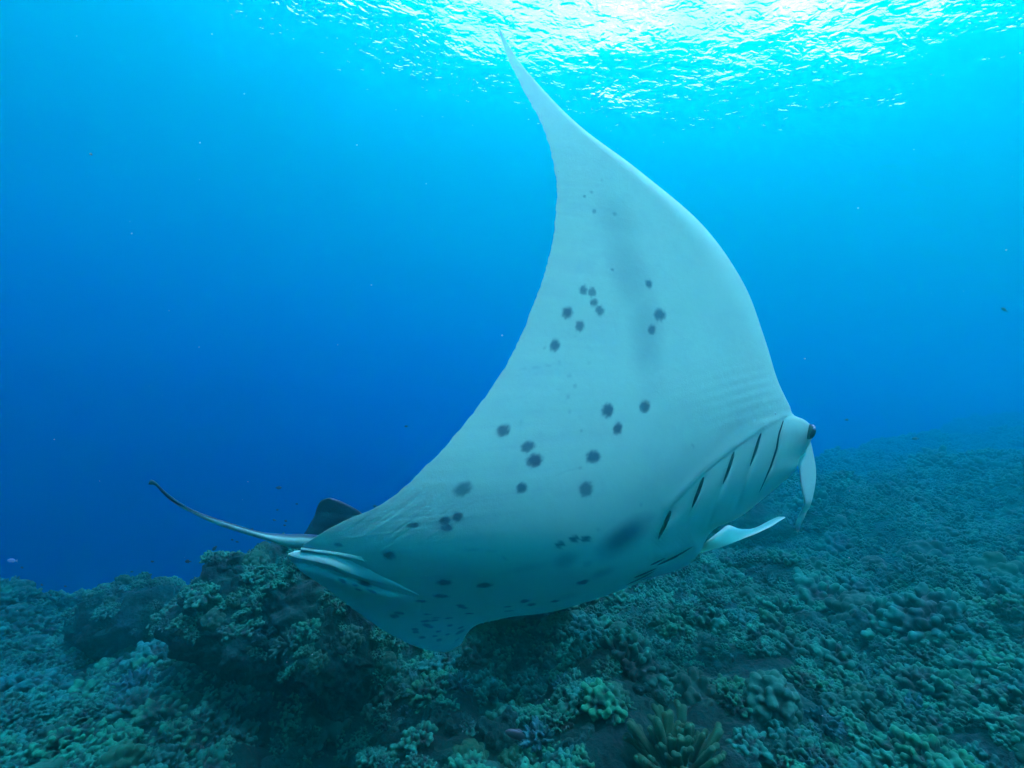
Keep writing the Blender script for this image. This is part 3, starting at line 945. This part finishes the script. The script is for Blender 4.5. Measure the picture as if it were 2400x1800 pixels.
    F = np.concatenate([quads(idx)[:, ::-1], quads(idb)])
    used = np.zeros(2 * n, bool); used[F.ravel()] = True
    remap = np.cumsum(used) - 1
    F = remap[F]
    # markings, and the shade painted on the wing
    spot = np.zeros(n); smudge_shade = np.zeros(n)
    rag = vnoise(np.stack([P2[:, 0] / 5.0, P2[:, 1] / 5.0, P2[:, 0] * 0], -1), 11) * 0.5 + vnoise(np.stack([P2[:, 0] / 2.4, P2[:, 1] / 2.4, P2[:, 0] * 0], -1), 12) * 0.3
    for (x, y, a, b, ang, st) in SPOTS:
        c, sn = math.cos(rad(ang)), math.sin(rad(ang))
        m = (np.abs(P2[:, 0] - x) < 50) & (np.abs(P2[:, 1] - y) < 50)
        dx, dy = P2[m, 0] - x, P2[m, 1] - y
        r = np.hypot((dx * c + dy * sn) / a, (-dx * sn + dy * c) / b) + 0.26 * rag[m]
        spot[m] = np.maximum(spot[m], st * (1 - smooth(0.5, 1.16, r)))
    for (x, y, a, b, ang, st) in SMUDGES_SHADE:
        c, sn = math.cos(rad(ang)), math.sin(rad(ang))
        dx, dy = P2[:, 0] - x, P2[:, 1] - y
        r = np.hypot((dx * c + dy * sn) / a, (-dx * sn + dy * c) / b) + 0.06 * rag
        smudge_shade = np.maximum(smudge_shade, st * (1 - smooth(0.15, 1.25, r)))
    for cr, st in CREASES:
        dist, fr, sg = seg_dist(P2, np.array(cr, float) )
        smudge_shade = np.maximum(smudge_shade, st * np.sin(np.clip(fr, .05, .95) * np.pi) * (1 - smooth(0.6, 3.0, dist + 1.2 * np.abs(rag))))
    back = np.concatenate([np.zeros(n), smooth(0.02, 0.06, Tt.ravel()) * smooth(0.0, 0.02, 1 - Tt.ravel())])
    t_ = skin_material()
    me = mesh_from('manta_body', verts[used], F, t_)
    attr(me, 'spot', np.concatenate([spot, np.zeros(n)])[used])
    attr(me, 'smudge_shade', np.concatenate([smudge_shade, np.zeros(n)])[used])
    attr(me, 'back', back[used])
    streak = vnoise(np.stack([S.ravel() * 95, tt * 3.0, tt * 0], -1), 31) + 0.6 * vnoise(np.stack([S.ravel() * 210, tt * 6.0, tt * 0], -1), 32)
    streak = streak * smooth(0.35, 0.8, tt)
    attr(me, 'streak', np.concatenate([streak, np.zeros(n)])[used])
    root = empty('manta_ray', tuple(px(1300, 1150, 2.4)))
    tag(root, 'huge spotted white-bellied manta ray banking over the reef with one wing raised', 'manta ray')
    inv = Matrix.Translation(-Vector(root.location))
    def part(name, me_):
        me_.transform(inv)
        return add_obj(name, me_, root)
    part('body', me)
    vis = ~hidden
    Pv, Dv = P2[vis], D[vis]
    def dsurf(X, Y):
        X, Y = np.atleast_1d(X).astype(float), np.atleast_1d(Y).astype(float)
        return np.array([np.sort(Dv[np.argsort((Pv[:, 0] - x) ** 2 + (Pv[:, 1] - y) ** 2)[:6]])[2] for x, y in zip(X, Y)])
    # gill openings
    dark = NT('gill_dark')
    dark.principled(dark.mix(dark.noise(60, 3), (.012, .012, .016, 1), (.03, .03, .035, 1)), 0.5, 0.3)
    for poly, (a, b), w in SLITS:
        poly = np.array(poly, float)
        L = np.concatenate([[0], np.cumsum(np.linalg.norm(np.diff(poly, axis=0), axis=1))]); L /= L[-1]
        u = np.linspace(a, b, 24)
        c = np.stack([np.interp(u, L, poly[:, 0]), np.interp(u, L, poly[:, 1])], 1)
        tg = np.gradient(c, axis=0); tg /= np.linalg.norm(tg, axis=1, keepdims=True)
        nn = np.stack([-tg[:, 1], tg[:, 0]], 1)
        hw = w * np.sin(np.linspace(0.02, 0.98, 24) ** 0.8 * np.pi) ** 0.7
        ring = []
        ds = dsurf(c[:, 0], c[:, 1])
        ds = np.convolve(np.pad(ds, 2, mode='edge'), np.ones(5) / 5, 'valid')
        for off, dd in ((-1, 0.004), (-0.5, -0.006), (0, -0.008), (0.5, -0.006), (1, 0.004), (0, 0.014)):
            q = c + nn * (hw * off)[:, None]
            ring.append(px(q[:, 0], q[:, 1], ds + dd))
        Vv = np.stack(ring, 1)                      # 24 x 6 x 3
        I = np.arange(24 * 6).reshape(24, 6)
        I2 = np.concatenate([I, I[:, :1]], 1)
        part('gill_slit', mesh_from('gill_slit', Vv.reshape(-1, 3), quads(I2), dark.m))
    # a fin: a leaf of lens-shaped sections between two edges
    def fin(name, pairs, dL, dR, th, mat, n1=40, n2=16, bow=0.0, backside=None):
        pairs = np.array(pairs, float)
        k = len(pairs)
        u = np.linspace(0, k - 1, n1)
        pr = cmr(np.arange(k), pairs.reshape(k, 4), u)
        dl, dr = np.interp(u, np.linspace(0, k - 1, len(dL)), dL), np.interp(u, np.linspace(0, k - 1, len(dR)), dR)
        A, Bp = px(pr[:, 0], pr[:, 1], dl), px(pr[:, 2], pr[:, 3], dr)
        mid = (A + Bp) / 2; half = (Bp - A) / 2
        ax = np.gradient(mid, axis=0)
        nrm = np.cross(half, ax); nrm /= np.linalg.norm(nrm, axis=1, keepdims=True) + 1e-9
        ang = np.linspace(0, 2 * np.pi, n2, endpoint=False)
        thv = th * np.minimum(1, np.sin(np.linspace(0.03, 0.99, n1) * np.pi) ** 0.4)
        Vv = (mid[:, None] + half[:, None] * np.cos(ang)[None, :, None]
              + nrm[:, None] * (thv[:, None] * np.sin(ang)[None])[..., None]
              + nrm[:, None] * (bow * np.sin(np.linspace(0, np.pi, n1))[:, None] * (1 - np.cos(ang)[None] ** 2))[..., None])
        I = np.arange(n1 * n2).reshape(n1, n2)
        I2 = np.concatenate([I, I[:, :1]], 1)
        F = [tuple(f) for f in quads(I2)] + [tuple(I[0]), tuple(I[-1][::-1])]
        m_ = mesh_from(name, Vv.reshape(-1, 3), np.array(F, dtype=object), mat)
        if backside is not None:
            attr(m_, 'back', np.repeat(backside, n1 * n2))
        else:
            attr(m_, 'back', np.zeros(n1 * n2))
        attr(m_, 'spot', np.zeros(n1 * n2)); attr(m_, 'smudge_shade', np.zeros(n1 * n2))
        return part(name, m_)
    # horn-like head fins beside the mouth
    fin('cephalic_fin', [(1866,1085,1899,1030),(1872,1098,1906,1062),(1875,1115,1911,1090),(1877,1134,1912,1112),(1881,1158,1910,1135),(1885,1178,1904,1163),(1880,1194,1898,1184),(1869,1214,1889,1204),(1864,1234,1880,1224),(1868,1247,1872,1245)],
        [2.76, 2.75, 2.74, 2.76, 2.82, 2.82], [2.84, 2.86, 2.86, 2.82, 2.78, 2.80], 0.012, t_)
    fin('cephalic_fin', [(1640,1284,1615,1304),(1663,1263,1650,1294),(1685,1246,1690,1283),(1706,1231,1744,1262),(1728,1239,1770,1252),(1752,1241,1793,1241),(1775,1235,1809,1233),(1800,1222,1824,1223),(1822,1212,1838,1215),(1838,1211,1841,1213)],
        [2.96, 2.98, 2.98, 2.94, 2.90], [2.72, 2.67, 2.65, 2.70, 2.82], 0.005, t_)
    # fins beside the tail
    d0 = lambda X, Y, o: dsurf(X, Y) + o
    U = np.array([(677,1297),(700,1290),(740,1294),(780,1301),(820,1311),(867,1332),(925,1362),(975,1391)], float)
    Lw = np.array([(675,1300),(688,1307),(731,1317),(780,1329),(822,1346),(867,1361),(932,1378),(982,1394)], float)
    fin('pelvic_fin', np.concatenate([U, Lw], 1), d0(U[:, 0], U[:, 1], 0.006), d0(Lw[:, 0], Lw[:, 1], 0) - np.array([.0,.010,.024,.032,.032,.020,.008,.0]), 0.007, t_, n1=60)
    U2 = np.array([(706,1283),(740,1288),(780,1292.5),(815,1298),(850,1306)], float)
    L2 = np.array([(704,1288),(738,1294),(780,1300),(818,1308),(860,1318)], float)
    fin('pelvic_fin', np.concatenate([U2, L2], 1), d0(U2[:, 0], U2[:, 1], -0.001), d0(L2[:, 0], L2[:, 1], -0.007), 0.003, t_)
    # tail: dark above, pale below, ending in a knob
    top = np.array([(760,1256),(710,1251),(662,1251),(607,1245),(553,1229),(502,1213),(455,1195),(419,1175),(387,1151),(369,1133),(360,1126),(354,1124),(350,1127)], float)
    bot = np.array([(760,1292),(709,1287),(672,1281.5),(625,1267),(553,1245),(502,1227),(455,1205),(410,1181),(381,1156),(364,1138),(352,1136),(348,1135),(349,1130)], float)
    k = len(top); n1, n2 = 110, 20
    u = np.linspace(0, k - 1, n1)
    tp, bt = cmr(np.arange(k), top, u), cmr(np.arange(k), bot, u)
    dl = np.interp(u, [0, 2, 4, 8, 12], [2.27, 2.24, 2.20, 2.14, 2.14])
    A, Bq = px(tp[:, 0], tp[:, 1], dl), px(bt[:, 0], bt[:, 1], dl)
    mid, half = (A + Bq) / 2, (A - Bq) / 2
    view = mid / np.linalg.norm(mid, axis=1, keepdims=True)
    hr = np.linalg.norm(half, axis=1)
    ang = np.linspace(0, 2 * np.pi, n2, endpoint=False)
    Vv = mid[:, None] + half[:, None] * np.cos(ang)[None, :, None] + view[:, None] * (hr[:, None] * np.sin(ang)[None])[..., None]
    I = np.arange(n1 * n2).reshape(n1, n2); I2 = np.concatenate([I, I[:, :1]], 1)
    F = [tuple(f)[::-1] for f in quads(I2)] + [tuple(I[0]), tuple(I[-1][::-1])]
    m_ = mesh_from('tail', Vv.reshape(-1, 3), np.array(F, dtype=object), t_)
    lim = np.interp(u, [0, 2, 4, 5, 6, 7, 8, 12], [0.4, 0.5, 0.45, 0.3, 0.0, -0.6, -1.3, -1.4])
    bk = smooth(-0.22, 0.22, np.cos(ang)[None] - lim[:, None])
    attr(m_, 'back', bk.ravel()); attr(m_, 'spot', np.zeros(n1 * n2)); attr(m_, 'smudge_shade', np.zeros(n1 * n2))
    part('tail', m_)
    # small fin on the tail root
    fin('dorsal_fin', [(702,1264,740,1276),(716,1246,790,1262),(726,1228,840,1240),(737,1208,862,1222),(742,1191,845,1200),(751,1175,815,1182),(763,1168.5,790,1171),(772,1167.5,776,1168)],
        [2.33, 2.35, 2.36, 2.36, 2.36], [2.37, 2.40, 2.40, 2.38, 2.37], 0.012, t_, backside=1.0)
    # eye on the side of the head
    ey = NT('eye_dark')
    ey.principled(ey.mix(ey.noise(30, 2), (.008, .008, .012, 1), (.02, .02, .03, 1)), 0.15, 0.5)
    c = px(1898, 1012, 2.735)
    nu, nv = 20, 12
    a_, b_ = np.meshgrid(np.linspace(0, 2 * np.pi, nu, endpoint=False), np.linspace(0.02, np.pi - 0.02, nv))
    sph = np.stack([np.cos(a_) * np.sin(b_) * 0.017, np.cos(b_) * 0.046, np.sin(a_) * np.sin(b_) * 0.05], -1)
    Vv = c + sph[..., :1] * CR[:, 0] + sph[..., 1:2] * (CR[:, 1] * 0.97 + CR[:, 0] * 0.24) + sph[..., 2:] * CR[:, 2]
    I = np.arange(nu * nv).reshape(nv, nu); I2 = np.concatenate([I, I[:, :1]], 1)
    F = [tuple(f) for f in quads(I2)] + [tuple(I[0]), tuple(I[-1][::-1])]
    part('eye', mesh_from('eye', Vv.reshape(-1, 3), np.array(F, dtype=object), ey.m))
    return dsurf

def skin_material():
    t = NT('manta_skin')
    tc = t.n('ShaderNodeTexCoord').outputs['Object']
    n1 = t.noise(3.0, 4, 0.6, tc)
    n2 = t.noise(160.0, 3, 0.6, tc)
    n3 = t.noise(26.0, 5, 0.6, tc)
    white = t.mix(n1, (0.50, 0.60, 0.40, 1), (0.58, 0.68, 0.47, 1))
    fl = t.ramp(n3, [(0.60, (0, 0, 0)), (0.78, (1, 1, 1))])
    white = t.mix(t.math('MULTIPLY', fl, 0.22), white, (0.35, 0.40, 0.40, 1))
    white = t.mix(t.math('MULTIPLY', n2, 0.22), white, (0.5, 0.54, 0.52, 1))
    white = t.mix(t.math('MULTIPLY', t.math('MULTIPLY', t.attr('streak'), 0.22), 1.0, True), white, (0.42, 0.47, 0.42, 1))
    n4 = t.noise(7.0, 6, 0.7, tc, 0.6)
    white = t.mix(t.math('MULTIPLY', t.ramp(n4, [(0.46, (0, 0, 0)), (0.72, (1, 1, 1))]), 0.24), white, (0.36, 0.42, 0.40, 1))
    ink = t.mix(n2, (0.045, 0.055, 0.085, 1), (0.10, 0.12, 0.16, 1))
    c = t.mix(t.attr('smudge_shade'), white, (0.10, 0.115, 0.17, 1))
    c = t.mix(t.math('MULTIPLY', t.attr('spot'), 0.92), c, ink)
    dk = t.mix(n1, (0.004, 0.014, 0.024, 1), (0.010, 0.030, 0.046, 1))
    c = t.mix(t.attr('back'), c, dk)
    h = t.math('ADD', t.math('ADD', t.math('MULTIPLY', n2, 0.6), n3), t.math('MULTIPLY', t.attr('streak'), 0.25))
    t.principled(c, 0.6, 0.12, t.bump(h, 0.45, 0.003))
    return t.m

make_manta()

# ------------------------------------------------------------------ fish
def fish_mesh(name, deep=0.34, L=1.0, wide=0.15, mat=None):
    xs = np.array([-0.5, -0.46, -0.36, -0.2, 0.0, 0.18, 0.30, 0.36])
    hh = np.array([0.01, 0.055, 0.125, 0.165, 0.16, 0.095, 0.045, 0.038]) * deep / 0.33
    n1, n2 = 22, 12
    u = np.linspace(-0.5, 0.36, n1)
    h = np.interp(u, xs, hh); wv = h * wide / (0.165 * deep / 0.33) * 0.5 + 0.004
    a = np.linspace(0, 2 * np.pi, n2, endpoint=False)
    V = np.stack([np.broadcast_to(u[:, None], (n1, n2)), wv[:, None] * np.sin(a)[None], h[:, None] * np.cos(a)[None]], -1) * L
    I = np.arange(n1 * n2).reshape(n1, n2); I2 = np.concatenate([I, I[:, :1]], 1)
    F = [tuple(int(x) for x in f) for f in np.stack([I2[:-1, :-1].ravel(), I2[:-1, 1:].ravel(), I2[1:, 1:].ravel(), I2[1:, :-1].ravel()], 1)]
    F += [tuple(int(x) for x in I[0][::-1]), tuple(int(x) for x in I[-1])]
    return mesh_from(name, V.reshape(-1, 3), np.array(F, dtype=object), mat)

def fin_mesh(name, outline, th, L, mat):
    o = np.array(outline, float) * L
    n = len(o)
    c = o.mean(0)
    V = [(p[0], 0, p[1]) for p in o] + [(c[0], th * L, c[1]), (c[0], -th * L, c[1])]
    F = [(i, (i + 1) % n, n) for i in range(n)] + [((i + 1) % n, i, n + 1) for i in range(n)]
    return mesh_from(name, V, np.array(F), mat, False)

TAILF = [(0.33, 0.035), (0.42, 0.09), (0.52, 0.16), (0.47, 0.05), (0.455, 0.0), (0.47, -0.05), (0.52, -0.16), (0.42, -0.09), (0.33, -0.035)]
DORS = [(-0.25, 0.14), (-0.18, 0.21), (0.0, 0.215), (0.16, 0.17), (0.22, 0.12), (0.2, 0.07), (0.0, 0.12)]
ANAL = [(0.02, -0.12), (0.06, -0.19), (0.18, -0.15), (0.22, -0.09), (0.12, -0.07)]

def fish_material(name, a, b):
    t = NT(name)
    tc = t.n('ShaderNodeTexCoord').outputs['Object']
    t.principled(t.mix(t.noise(14, 3, 0.6, tc), a, b), 0.45, 0.4)
    return t.m

def fish(label, X, Y, d, lenpx, head_left=True, tilt=0.0, deep=0.34, mat=None, yaw=0.0, group=None, parts=True):
    L = lenpx / FPX * d
    root = empty('fish', tuple(px(X, Y, d)))
    tag(root, label, 'fish', group)
    add_obj('body', fish_mesh('body', deep, L, 0.15, mat), root)
    if parts:
        sc = deep / 0.34
        add_obj('tail_fin', fin_mesh('tail_fin', [(x, z * sc ** 0.5) for x, z in TAILF], 0.006, L, mat), root)
        add_obj('dorsal_fin', fin_mesh('dorsal_fin', [(x, z * sc) for x, z in DORS], 0.008, L, mat), root)
        add_obj('anal_fin', fin_mesh('anal_fin', [(x, z * sc) for x, z in ANAL], 0.006, L, mat), root)
    ex, ey, ez = CR[:, 0], -CR[:, 2], CR[:, 1]
    B = Matrix([[ex[i], ey[i], ez[i]] for i in range(3)]).to_4x4()
    R_ = Matrix.Rotation(rad(tilt), 4, 'Y') @ Matrix.Rotation(rad((0 if head_left else 180) + yaw), 4, 'Z')
    root.matrix_world = Matrix.Translation(root.location) @ B @ R_
    return root

def make_fish():
    dark = fish_material('dark_fish', (0.004, 0.010, 0.014, 1), (0.012, 0.022, 0.028, 1))
    brown = fish_material('brown_fish', (0.016, 0.016, 0.015, 1), (0.035, 0.034, 0.03, 1))
    pale = fish_material('pale_fish', (0.55, 0.58, 0.6, 1), (0.7, 0.7, 0.66, 1))
    fish('dark oval fish hovering beside the top of the big rock outcrop', 541, 1329, 2.9, 52, True, 4, 0.34, dark)
    fish('pale silvery fish swimming alone in open water left of the reef', 29, 1314, 5.5, 24, True, 3, 0.36, pale)
    fish('dark brown fish gliding low over the corals in the foreground', 1216, 1724, 2.15, 66, True, 18, 0.34, brown)
    fish('pale striped-looking small fish diving steeply near the bottom edge', 1984, 1732, 2.3, 34, True, -58, 0.46, pale, 20)
    fish('pale round small fish facing down beside the steeply diving one', 2046, 1736, 2.35, 32, True, -35, 0.62, pale, 35)
    fish('small dark fish below the two pale fish over coral', 1997, 1762, 2.3, 26, True, -60, 0.4, dark)
    fish('dark damselfish in front of the reef drop-off between tail and coral mound', 441, 1316, 3.6, 15, True, 0, 0.5, dark)
    fish('faint dark fish high in open water far right', 2354, 726, 7.5, 18, True, 30, 0.4, dark)
    fish('dark fish right of the manta eye over the far slope', 2146, 1028, 7.0, 18, True, 0, 0.36, dark)
    fish('tiny dark fish just right of the hanging head fin', 1984, 984, 7.0, 11, False, 0, 0.4, dark)
    small = [(504,1284,15,-50),(358,1316,9,0),(99,1371,9,10),(18,1372,9,0),(51,1330,9,0),(652,1143,14,0),(644,1219,8,20),(669,1221,8,0),(668,1231,7,0),(607,1275,9,0),
             (557,1270,8,10),(545,1265,7,0),(154,1374,8,0),(234,1371,8,0),(695,1181,7,0),(651,1195,6,0),(880,1186,9,10),(953,999,8,0),(120,1395,8,0),(590,1240,7,0),(310,1340,7,0)]
    for X, Y, l, tl in small:
        d = 4.2 + 2.2 * random.random()
        zone = ('behind the dorsal fin of the manta' if X > 570 else 'under the manta tail above the outcrop' if X > 470 else 'in open water over the coral mounds left of the tail')
        fish('tiny dark fish ' + zone, X, Y, d, l + 2, random.random() < 0.6, tl, 0.46, dark, 40 * (random.random() - .5), 'tiny dark fish ' + zone, False)

make_fish()

# ------------------------------------------------------------------ specks drifting in the water
def make_specks():
    t = NT('speck')
    t.principled(t.mix(t.noise(5, 1), (0.5, 0.5, 0.45, 1), (0.75, 0.75, 0.7, 1)), 0.6, 0.2)
    rng = np.random.default_rng(3)
    Vs, Fs = [], []
    for k in range(130):
        c = px(rng.random() * 2400, rng.random() * 1750, 0.9 + 3.5 * rng.random())
        r = 0.0012 + 0.0016 * rng.random() ** 2
        o = len(Vs)
        for d in ((1,0,0),(-1,0,0),(0,1,0),(0,-1,0),(0,0,1),(0,0,-1)):
            Vs.append(c + np.array(d) * r * (0.7 + 0.6 * rng.random()))
        Fs += [(o+a, o+b, o+e) for a, b, e in ((0,2,4),(2,1,4),(1,3,4),(3,0,4),(2,0,5),(1,2,5),(3,1,5),(0,3,5))]
    tag(add_obj('drifting_specks', mesh_from('drifting_specks', Vs, np.array(Fs), t.m)), 'tiny pale specks drifting in the water', kind='stuff')

make_specks()
